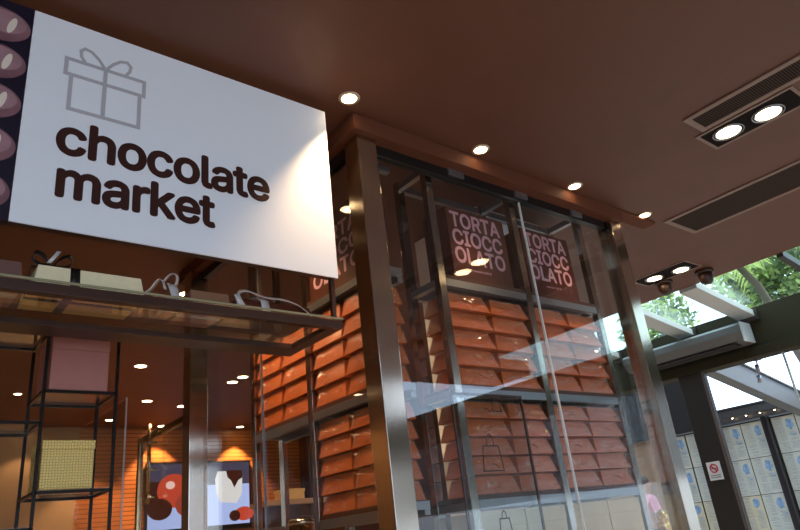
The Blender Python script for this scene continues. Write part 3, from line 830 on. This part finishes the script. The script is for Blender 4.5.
# ------------------------------------------------------------------ doorway: clear leaf with brass pull, open leaf behind the post
dl = thing('door_1', None, None, (1.02, 3.7, -H), kind='structure')
bm = B(); box(bm, 1.015, 1.025, 3.302, 4.10, -H + .01, .78); obj('door_leaf', bm, M['glass'], dl)
bm = B(); box(bm, 1.016, 1.024, 3.299, 3.302, -H + .01, .78); obj('leaf_edge', bm, M['rail'], dl)
d2 = thing('door_2', None, None, (1.5, 4.1, -H), kind='structure')
bm = B(); box(bm, 1.485, 1.515, 4.50, 4.545, -H + .01, .80); box(bm, 1.485, 1.515, 3.66, 4.50, .755, .80); obj('door_frame', bm, M['brass'], d2, bevel=.008)
bm = B(); box(bm, 1.497, 1.503, 3.67, 4.50, -H + .01, .755); obj('door_leaf', bm, M['glass'], d2)
bm = B(); hy = 4.22
for dy in (-.016, .016): tube(bm, [(1.452, hy + dy, .36), (1.452, hy + dy, .84)], .006, 10)
for z in (.40, .56, .72): tube(bm, [(1.497, hy, z), (1.452, hy, z)], .007, 8); tube(bm, [(1.452, hy - .03, z), (1.452, hy + .03, z)], .011, 10)
obj('pull_handle', bm, M['brass'], d2)

# ------------------------------------------------------------------ television on the slatted wall
tv = thing('television', 'large wall television showing red pralines and a white cup on the orange slats', 'television', (3.74, 8.87, .42))
bm = B(); box(bm, 3.02, 4.47, 8.845, 8.899, .375, 1.26); obj('case', bm, M['tv_case'], tv, bevel=.004)
bm = B(); box(bm, 3.5, 4.0, 8.896, 8.8995, .6, 1.0); obj('wall_mount', bm, M['darkmetal'], tv)
bm = B(); TY = 8.843
def quad(bm, pts, y, mi): bm.faces.new([bm.verts.new((x, y, z)) for x, z in pts]).material_index = mi
sx0, sx1, sz0, sz1 = 3.05, 4.44, .435, 1.235
quad(bm, [(sx0, sz0), (sx1, sz0), (sx1, .95), (sx0, .95)], TY, 0)
quad(bm, [(sx0, .95), (sx1, .95), (sx1, sz1), (sx0, sz1)], TY, 1)
quad(bm, [(sx0, .70), (3.42, .80), (3.55, .95), (3.55, 1.0), (sx0, 1.02)], TY - .0004, 2)
disc(bm, 3.38, .90, .22, .21, TY - .0008, 3); disc(bm, 3.33, .97, .06, .05, TY - .0012, 4)
disc(bm, 3.62, .98, .16, .15, TY - .0010, 3); disc(bm, 3.60, .72, .20, .16, TY - .0012, 5); disc(bm, 3.20, .68, .16, .13, TY - .0009, 2)
quad(bm, [(3.50, 1.12), (3.72, 1.12), (3.72, 1.235), (3.50, 1.235)], TY - .0004, 7)
quad(bm, [(4.02, .72), (4.25, .70), (4.33, .82), (4.34, 1.05), (4.30, 1.13), (3.98, 1.12), (3.94, 1.02), (3.96, .84)], TY - .0008, 6)
quad(bm, [(4.10, 1.13), (4.33, 1.13), (4.34, 1.03), (4.28, 1.00), (4.22, .90), (4.17, 1.00), (4.12, 1.04)], TY - .0012, 2)
disc(bm, 4.36, .56, .14, .09, TY - .0008, 3); disc(bm, 4.22, .54, .08, .07, TY - .0010, 2)
o = obj('screen', bm, [tvmat('table', (.50, .60, 1.0), .95), tvmat('back', (.14, .12, .20), .5), tvmat('dark', (.09, .02, .012), .6), tvmat('red', (.66, .075, .035), .9), tvmat('shine', (1, .62, .55), 1), tvmat('rust', (.46, .07, .04), .8), tvmat('cup', (.85, .80, .78), .95), tvmat('pale', (.50, .72, .76), .9)], tv)
l = bpy.data.lights.new('screen_glow', 'AREA'); l.energy = .01; bpy.data.lights.remove(l)

# ------------------------------------------------------------------ glass roof, lintel and the far side of the passage
bm = B()
v = [bm.verts.new(p) for p in ((5.36, -1.35, CEIL + .10), (6.42, -1.35, 1.63), (6.42, 6.5, 1.63), (5.36, 6.5, CEIL + .10))]
bm.faces.new(v)
rf = structure('ceiling_glass_roof', bm, M['roofglass'], solid=.012)
def roof_beam(y, w, label, mat, z0=CEIL + .02, x0=5.36):
    t = thing('roof_beam', label, 'beam', (5.9, y, 1.55), 'beams under the glass roof')
    bm = B(); beam(bm, (x0 + .005, y, z0 - .02), (6.38, y, 1.56), w, .06); obj('bar', bm, mat, t, bevel=.004)
    bm = B(); box(bm, 6.345, 6.398, y - w / 2 - .02, y + w / 2 + .02, 1.50, 1.60); obj('end_shoe', bm, M['gunmetal'], t, bevel=.004)
roof_beam(2.49, .16, 'broad white beam crossing the glass roof behind the brown dome fitting', M['beamgrey'])
roof_beam(1.72, .05, 'thin brown beam of the glass roof at the right edge of the photo', M['gunmetal'])
roof_beam(3.10, .16, 'pale beam of the glass roof just beside the right steel showcase post', M['beamgrey'])
roof_beam(3.95, .14, 'pale roof beam seen through the showcase glass left of the right steel post', M['beamgrey'])
bm = B(); box(bm, 6.40, 6.58, -12, 6.5, 1.18, 1.63); box(bm, 6.37, 6.40, -12, 6.5, 1.18, 1.27); structure('trim_4', bm, M['lintelmat'], bevel=.004)
t = thing('air_heater', 'long grey box heater fixed under the dark lintel of the glass entrance', 'heater', (6.3, 3.2, 1.30))
bm = B(); x0, x1 = 6.16, 6.37
P = [(x1, 1.295), (x0 + .06, 1.33), (x0, 1.40), (x0, 1.46), (x0 + .03, 1.485), (x1, 1.485)]
a = [bm.verts.new((x, 2.50, z)) for x, z in P]; b = [bm.verts.new((x, 3.75, z)) for x, z in P]
bm.faces.new(a); bm.faces.new(b[::-1])
for k in range(6): bm.faces.new([a[k], a[(k + 1) % 6], b[(k + 1) % 6], b[k]])
obj('case', bm, M['heater'], t, bevel=.004)
bm = B(); box(bm, 6.165, 6.37, 2.485, 2.50, 1.30, 1.485); obj('end_cap', bm, M['beamgrey'], t, bevel=.003)
bm = B(); box(bm, 6.22, 6.34, 2.6, 3.7, 1.298, 1.312); obj('air_slot', bm, M['gunmetal'], t)
for y in (2.8, 3.5):
    bm = B(); box(bm, 6.30, 6.3995, y, y + .05, 1.4855, 1.51); obj('mounting_bracket', bm, M['gunmetal'], t)
# entrance post with no-smoking sign
t = thing('entrance_post', 'dark entrance post below the lintel with a small white warning sign on it', 'post', (6.48, 3.2, -H))
bm = B(); box(bm, 6.40, 6.52, 3.09, 3.33, -H, 1.18); obj('shaft', bm, M['gunmetal'], t, bevel=.004)
bm = B(); box(bm, 6.395, 6.40, 3.055, 3.085, -H, 1.18); obj('edge_strip', bm, M['rail'], t)
t = thing('warning_sign', 'small white no smoking sign with red circle on the dark entrance post', 'sign', (6.395, 3.2, .19))
bm = B(); box(bm, 6.388, 6.398, 3.15, 3.28, .18, .345); obj('plate', bm, M['white'], t)
bm = B(); cy, cz = 3.215, .285
tube(bm, [(6.386, cy + .036 * math.cos(2 * PI * k / 28), cz + .036 * math.sin(2 * PI * k / 28)) for k in range(28)], .006, 6, closed=True)
beam(bm, (6.386, cy + .025, cz + .025), (6.386, cy - .025, cz - .025), .010, .008, up=(1, 0, 0))
obj('red_circle', bm, M['red'], t)
bm = B(); box(bm, 6.386, 6.389, 3.19, 3.24, .279, .291); box(bm, 6.386, 6.389, 3.165, 3.265, .218, .226); box(bm, 6.386, 6.389, 3.165, 3.265, .20, .208); obj('print', bm, M['ink'], t)
# glass leaf edge and tension rod on the right
t = thing('tension_rod', 'slim steel tension rod with fittings hanging below the lintel', 'rod', (6.5, 2.58, .9))
bm = B(); tube(bm, [(6.50, 2.58, 1.18), (6.50, 2.61, .98)], .008, 8); obj('rod', bm, M['rail'], t)
bm = B(); box(bm, 6.47, 6.53, 2.55, 2.61, 1.165, 1.18); obj('mount', bm, M['rail'], t)
for z in (1.10, 1.0):
    bm = B(); tube(bm, [(6.50, 2.593 if z > 1.05 else 2.607, z + .03), (6.50, 2.597 if z > 1.05 else 2.612, z - .035)], .020, 10); obj('fitting', bm, M['rail'], t)
w4 = thing('window_4', None, None, (6.5, 1.2, -H), kind='structure')
bm = B(); box(bm, 6.495, 6.505, -3.5, 2.33, -H + .01, 1.18); obj('pane', bm, M['glass'], w4)
bm = B(); box(bm, 6.490, 6.510, 2.33, 2.345, -H + .01, 1.18); obj('pane_edge', bm, M['beamgrey'], w4)

# outside canopy and steel
bm = B(); box(bm, 9.0, 9.15, 4.56, 14, .93, 2.0); structure('wall_awning', bm, M['blackmatte'])
def steel_beam(a, b, w, h, label, mat=None):
    t = thing('steel_beam', label, 'beam', a, 'grey steel beams outside the entrance')
    bm = B(); beam(bm, a, b, w, h); obj('bar', bm, mat or M['gunmetal'], t, bevel=.004)
    d = (Vector(b) - Vector(a)).normalized()
    bm = B(); beam(bm, Vector(a) + Vector((0, 0, h / 2 + .01)), Vector(b) + Vector((0, 0, h / 2 + .01)), w * 1.3, .02); obj('flange', bm, mat or M['gunmetal'], t)
steel_beam((6.7, 3.46, 1.58), (10.7, 3.46, .83), .14, .26, 'sloping grey steel beam crossing the bright sky below the lintel', M['heater'])
steel_beam((10.6, 6.5, 1.22), (10.6, -1.5, 1.22), .18, .12, 'level dark steel beam above the papered shop window')

# papered shop front across the way
FX = 11.0
bm = B(); box(bm, FX + .03, FX + .3, 6.25, 14, -H, 1.2); structure('wall_far', bm, M['woodpale'])
bm = B(); box(bm, FX + .03, FX + .3, -14, 6.24, -H, 1.10); box(bm, FX - .06, FX + .3, -14, 14, 1.12, 1.22); box(bm, FX + .05, FX + .3, -14, 1.5, 1.22, 2.6)  # raised end is unseen, added to hide sky from the glass reflection
structure('wall_shopfront', bm, M['gunmetal'])
for y0, y1, lab in ((4.46, 4.56, 'dark mullion between the papered shop windows, nearer the right photo edge'), (5.28, 5.46, 'dark mullion of the papered shop window, behind the entrance post')):
    t = thing('window_mullion', lab, 'mullion', (FX, (y0 + y1) / 2, -H), 'mullions of the papered shop windows')
    bm = B(); box(bm, FX - .09, FX + .02, y0, y1, -H, 1.12); obj('bar', bm, M['gunmetal'], t, bevel=.004)
    bm = B(); box(bm, FX - .10, FX - .09, y0 + .02, y1 - .02, -H, 1.12); obj('cover_strip', bm, M['darkmetal'], t)

def make_sheet(seed, warm):
    rn = random.Random(seed)
    t = thing('paper_sheet', 'x', 'poster', (0, 0, 0))
    bm = B(); box(bm, -.004, 0, -.168, .168, 0, .525); obj('paper', bm, M['paperwarm' if warm else 'paper'], t)
    bm = B()
    sy = rn.choice((-1, 1))
    pz = rn.uniform(.27, .33)
    n = 14; v = []
    for k in range(n):
        a = 2 * PI * k / n; r = rn.uniform(.7, 1.1)
        v.append(bm.verts.new((-.0052, -.075 + .062 * r * math.cos(a), pz + .10 + .085 * r * math.sin(a))))
    bm.faces.new(v)
    for q in range(3): box(bm, -.0055, -.0045, -.13, -.13 + rn.uniform(.05, .1), pz - .02 - q * .02, pz - .012 - q * .02)
    obj('blue_picture', bm, M['blueprint'], t)
    bm = B()
    for r in range(13):
        z = .03 + r * .018
        if rn.random() < .85: box(bm, -.0052, -.0042, -.14, -.14 + rn.uniform(.08, .13), z, z + .007)
        if rn.random() < .85: box(bm, -.0052, -.0042, .01, .01 + rn.uniform(.08, .13), z, z + .007)
    for r in range(11):
        z = .28 + r * .02
        box(bm, -.0052, -.0042, .02, .02 + rn.uniform(.06, .12), z, z + .007)
    box(bm, -.0052, -.0042, .02, .12, .495, .508)
    obj('print', bm, M['ink'], t)
    return t
SH = [make_sheet(21, False), make_sheet(22, False), make_sheet(23, True)]
cols = [(6.06, 'left column of the panel beside the steel post'), (5.70, 'right column of the panel beside the steel post'), (5.10, 'left column of the panel right of entrance post'), (4.75, 'right column of the panel right of entrance post'),
        (4.27, 'first column right of the bare mullion'), (3.92, 'second column right of the bare mullion'), (3.57, 'outermost column at the right photo edge')]
first = [True] * 3; i = 0
for c, (y, cn) in enumerate(cols):
    for r in range(4):
        k = 2 if r >= 2 and c < 3 else (c + r) % 2
        place(SH[k], first[k], (FX, y, 1.085 - .535 * (r + 1)), f"newsprint sheet with blue picture, {('top', 'second', 'third', 'lowest')[r]} row, {cn}", 'newsprint sheets in the shop window'); first[k] = False

bm = B(); box(bm, FX - .05, FX + .02, -12, .5, -H, .42); structure('wall_haze_reflector', bm, M['reflectorwhite'])  # unseen pale wall added to put haze into the front glass
# row of tiny lamps on the far canopy
for k in range(5):
    y = 4.95 - k * .22
    t = thing('tiny_lamp', f"tiny glowing lamp above the papered window, {('first', 'second', 'third', 'fourth', 'fifth')[k]} from the entrance post", 'lamp', (10.9, y, 1.18), 'tiny lamps over the far shop window')
    bm = B(); tube(bm, [(10.94, y, 1.20), (10.90, y, 1.20), (10.88, y, 1.19)], .006, 8); obj('arm', bm, M['darkmetal'], t)
    bm = B(); ball(bm, (10.87, y, 1.178), .012); obj('bulb', bm, M['lamp'], t)

# ------------------------------------------------------------------ greenery above the glass roof
def leafy(name, label, c, R, n, size, mats, foot, seed, group):
    rn = random.Random(seed)
    t = thing(name, label, 'tree', (foot[0], foot[1], -H), group)
    bm = B()
    for k in range(n):
        while True:
            p = Vector((rn.uniform(-1, 1), rn.uniform(-1, 1), rn.uniform(-1, 1)))
            if .1 < p.length < 1: break
        p = Vector((c[0] + p.x * R[0], c[1] + p.y * R[1], c[2] + p.z * R[2]))
        a = Vector((rn.gauss(0, 1), rn.gauss(0, 1), rn.gauss(0, .6))).normalized(); b = a.cross(Vector((rn.gauss(0, 1), rn.gauss(0, 1), rn.gauss(0, 1)))).normalized()
        s = size * rn.uniform(.6, 1.3)
        mid = p + a * s * .5 + Vector((0, 0, s * .08))
        v = [bm.verts.new(q) for q in (p, mid - b * s * .24, p + a * s, mid + b * s * .24)]
        f = bm.faces.new(v); f.material_index = 0 if rn.random() < .5 else 1
    obj('foliage', bm, mats, t)
    bm = B(); c = Vector(c); f = Vector((foot[0], foot[1], -H - .1))
    tube(bm, [f, Vector((foot[0], foot[1], c.z * .45)), c], [.11, .09, .03], 8)
    for k in range(5):
        a = 2 * PI * k / 5
        tube(bm, [(c.x, c.y, c.z - R[2] * .3), (c.x + R[0] * .6 * math.cos(a), c.y + R[1] * .6 * math.sin(a), c.z + R[2] * .4)], [.03, .012], 6)
    obj('trunk', bm, M['bark'], t)
gt = 'trees above the glass roof'
leafy('leafy_tree', 'pale green tree above the glass roof left of the broad white beam', (13.4, 7.1, 3.75), (.7, .85, .62), 1100, .17, [M['leafA'], M['leafB']], (13.4, 6.5), 1, gt)
leafy('leafy_tree', 'dense mottled tree above the glass roof right of the broad white beam', (13.9, 4.75, 4.1), (.7, 1.15, .85), 2600, .19, [M['leafB'], M['leafA']], (13.9, 4.1), 2, gt)
leafy('leafy_tree', 'dark leafy tree behind the glass roof at the right edge of the photo', (14.0, 2.4, 4.4), (.8, 1.1, 1.0), 1800, .2, [M['leafB'], M['leafB']], (14.0, 2.4), 3, gt)
PX, PY, PZ = 12.0, 4.75, 4.25
t = thing('palm', 'bright palm with arching fronds hanging above the glass roof', 'palm', (PX, 4.0, -H))
bm = B(); rn = random.Random(9)
base = Vector((PX, PY, PZ))
for k in range(15):
    a = 2 * PI * k / 15 + rn.uniform(-.15, .15); L = rn.uniform(.65, .95); up = rn.uniform(.1, .5)
    pts = [base + Vector((math.cos(a) * L * s, math.sin(a) * L * s, up * s - .95 * s * s * L)) for s in (0, .2, .4, .6, .8, 1)]
    tube(bm, pts, [.012, .011, .010, .008, .006, .003], 5)
    for i in range(1, 6):
        d = (pts[i] - pts[i - 1]).normalized(); s = d.cross(Vector((0, 0, 1))).normalized()
        for f in range(3):
            q = pts[i - 1].lerp(pts[i], f / 3)
            for sg_ in (-1, 1):
                tip = q + s * sg_ * .20 + d * .14 - Vector((0, 0, .10))
                v = [bm.verts.new(x) for x in (q - d * .013, q + s * sg_ * .09 + d * .04, tip, q + d * .015)]
                bm.faces.new(v)
obj('fronds', bm, M['leafA'], t)
bm = B(); tube(bm, [(PX, 4.0, -H - .1), (PX, 4.02, 1.9), (PX, 4.35, 3.4), (PX, PY, PZ)], [.11, .09, .07, .05], 8); obj('trunk', bm, M['bark'], t)

# ------------------------------------------------------------------ person across the way
def skin_mesh(verts, edges, radii, mat, name, parent, sub=2):
    me = bpy.data.meshes.new(name); org = ORG[parent.name]
    me.from_pydata([Vector(v) for v in verts], edges, [])
    o = bpy.data.objects.new(name, me); COL.objects.link(o); o.parent = parent
    md = o.modifiers.new('skin', 'SKIN')
    for i, r in enumerate(radii): me.skin_vertices[0].data[i].radius = (r, r) if not isinstance(r, tuple) else r
    me.skin_vertices[0].data[0].use_root = True
    o.modifiers.new('smooth', 'SUBSURF').levels = sub; o.modifiers['smooth'].render_levels = sub
    me.materials.append(mat); ORG[o.name] = org.copy()
    return o
pr = thing('person', 'person in a pink shirt standing far off before a wooden wall, seen through the glass', 'person', (10.3, 6.42, -H))
pr.scale = (.96, .96, .96)
pr.rotation_euler.z = math.radians(60)
bv = [(0, 0, .93), (0, 0, 1.15), (0, 0, 1.35), (0, 0, 1.47), (0, -.01, 1.56), (0, -.015, 1.64), (0, -.01, 1.71),
      (.17, 0, 1.40), (.24, -.02, 1.13), (.22, -.16, .95), (.21, -.22, .89), (-.17, 0, 1.40), (-.24, -.02, 1.13), (-.20, -.17, .97), (-.19, -.23, .92),
      (.09, 0, .86), (.10, -.01, .50), (.10, .02, .09), (.10, -.13, .03), (-.09, 0, .86), (-.10, -.01, .50), (-.10, .02, .09), (-.10, -.13, .03)]
be = [(0, 1), (1, 2), (2, 3), (3, 4), (4, 5), (5, 6), (2, 7), (7, 8), (8, 9), (9, 10), (2, 11), (11, 12), (12, 13), (13, 14), (0, 15), (15, 16), (16, 17), (17, 18), (0, 19), (19, 20), (20, 21), (21, 22)]
br = [.125, .12, .13, .055, .075, .098, .075, .055, .042, .032, .028, .055, .042, .032, .028, .085, .06, .04, .03, .085, .06, .04, .03]
body = skin_mesh(bv, be, br, M['skin'], 'body', pr)
sv = [(0, 0, .90), (0, 0, 1.15), (0, 0, 1.38), (.17, 0, 1.40), (.245, -.02, 1.14), (-.17, 0, 1.40), (-.245, -.02, 1.14), (0, 0, 1.50)]
skin_mesh(sv, [(0, 1), (1, 2), (2, 3), (3, 4), (2, 5), (5, 6), (2, 7)], [.150, .145, .150, .080, .068, .080, .068, .085], M['pinkshirt'], 'shirt', pr)
tv_ = [(0, 0, .90), (.09, 0, .84), (.10, -.01, .50), (.10, .02, .08), (-.09, 0, .84), (-.10, -.01, .50), (-.10, .02, .08)]
skin_mesh(tv_, [(0, 1), (1, 2), (2, 3), (0, 4), (4, 5), (5, 6)], [.135, .105, .08, .07, .105, .08, .07], M['trouser'], 'trousers', pr)
bm = B(); ball(bm, (0, .015, 1.70), .108, sq=(.92, 1, .82))
for v in bm.verts: v.co += Vector((10.3, 6.42, -H))
obj('hair', bm, M['hair'], pr)
bm = B()
for s in (-1, 1): ball(bm, (s * .035, -.112, 1.655), .012)
ball(bm, (0, -.125, 1.625), .016, sq=(.7, 1, 1.3))
for v in bm.verts: v.co += Vector((10.3, 6.42, -H))
obj('face', bm, M['skin'], pr)

# ------------------------------------------------------------------ unseen walls behind the camera, shaped for what glass and steel mirror
bm = B(); box(bm, 0, 9, -7.4, -7, 1.3, 7.0); structure('wall_street_block', bm, M['darkwall'])  # dark upper wall, sized to limit sky reflected in the glass
bm = B(); box(bm, 0, 9, -7.4, -7, -H - .1, 1.3); structure('wall_street_reflector', bm, M['pave'])  # pale lower wall added to brighten the foot of the steel post

# ------------------------------------------------------------------ sky, camera, view
W = bpy.data.worlds.new('sky'); SC.world = W; W.use_nodes = True
t = W.node_tree; t.nodes.clear()
o = t.nodes.new('ShaderNodeOutputWorld'); bg = t.nodes.new('ShaderNodeBackground')
bg.inputs[0].default_value = (.58, .76, 1.0, 1); bg.inputs[1].default_value = 3.9
t.links.new(bg.outputs[0], o.inputs[0])

sl = bpy.data.lights.new('sun', 'SUN'); sl.energy = 5.5; sl.angle = math.radians(.6); sl.color = (1, .95, .86)
so = bpy.data.objects.new('sun', sl); COL.objects.link(so)
so.rotation_euler = Vector((-.55, .38, -1.0)).to_track_quat('-Z', 'Y').to_euler(); so.location = (8, -2, 8)

cam = bpy.data.cameras.new('camera'); co = bpy.data.objects.new('camera', cam); COL.objects.link(co)
cam.sensor_width = 36; cam.lens = 661.0 / 800 * 36; cam.clip_start = .02
R = ((0.7787985, 0.15796385, 0.60705874), (-0.61745118, 0.36364862, 0.69750535), (-0.11057544, -0.91804526, 0.38074397))
mw = Matrix(((R[0][0], -R[0][1], -R[0][2], 0), (R[1][0], -R[1][1], -R[1][2], 0), (R[2][0], -R[2][1], -R[2][2], H), (0, 0, 0, 1)))
co.matrix_world = mw
SC.camera = co
SC.view_settings.view_transform = 'Standard'; SC.view_settings.look = 'None'; SC.view_settings.gamma = 1
SC.view_settings.use_curve_mapping = False
SC.view_settings.exposure = 0
SC.cycles.use_denoising = True
SC.cycles.max_bounces = 10; SC.cycles.transparent_max_bounces = 24
SC.cycles.sample_clamp_indirect = 6
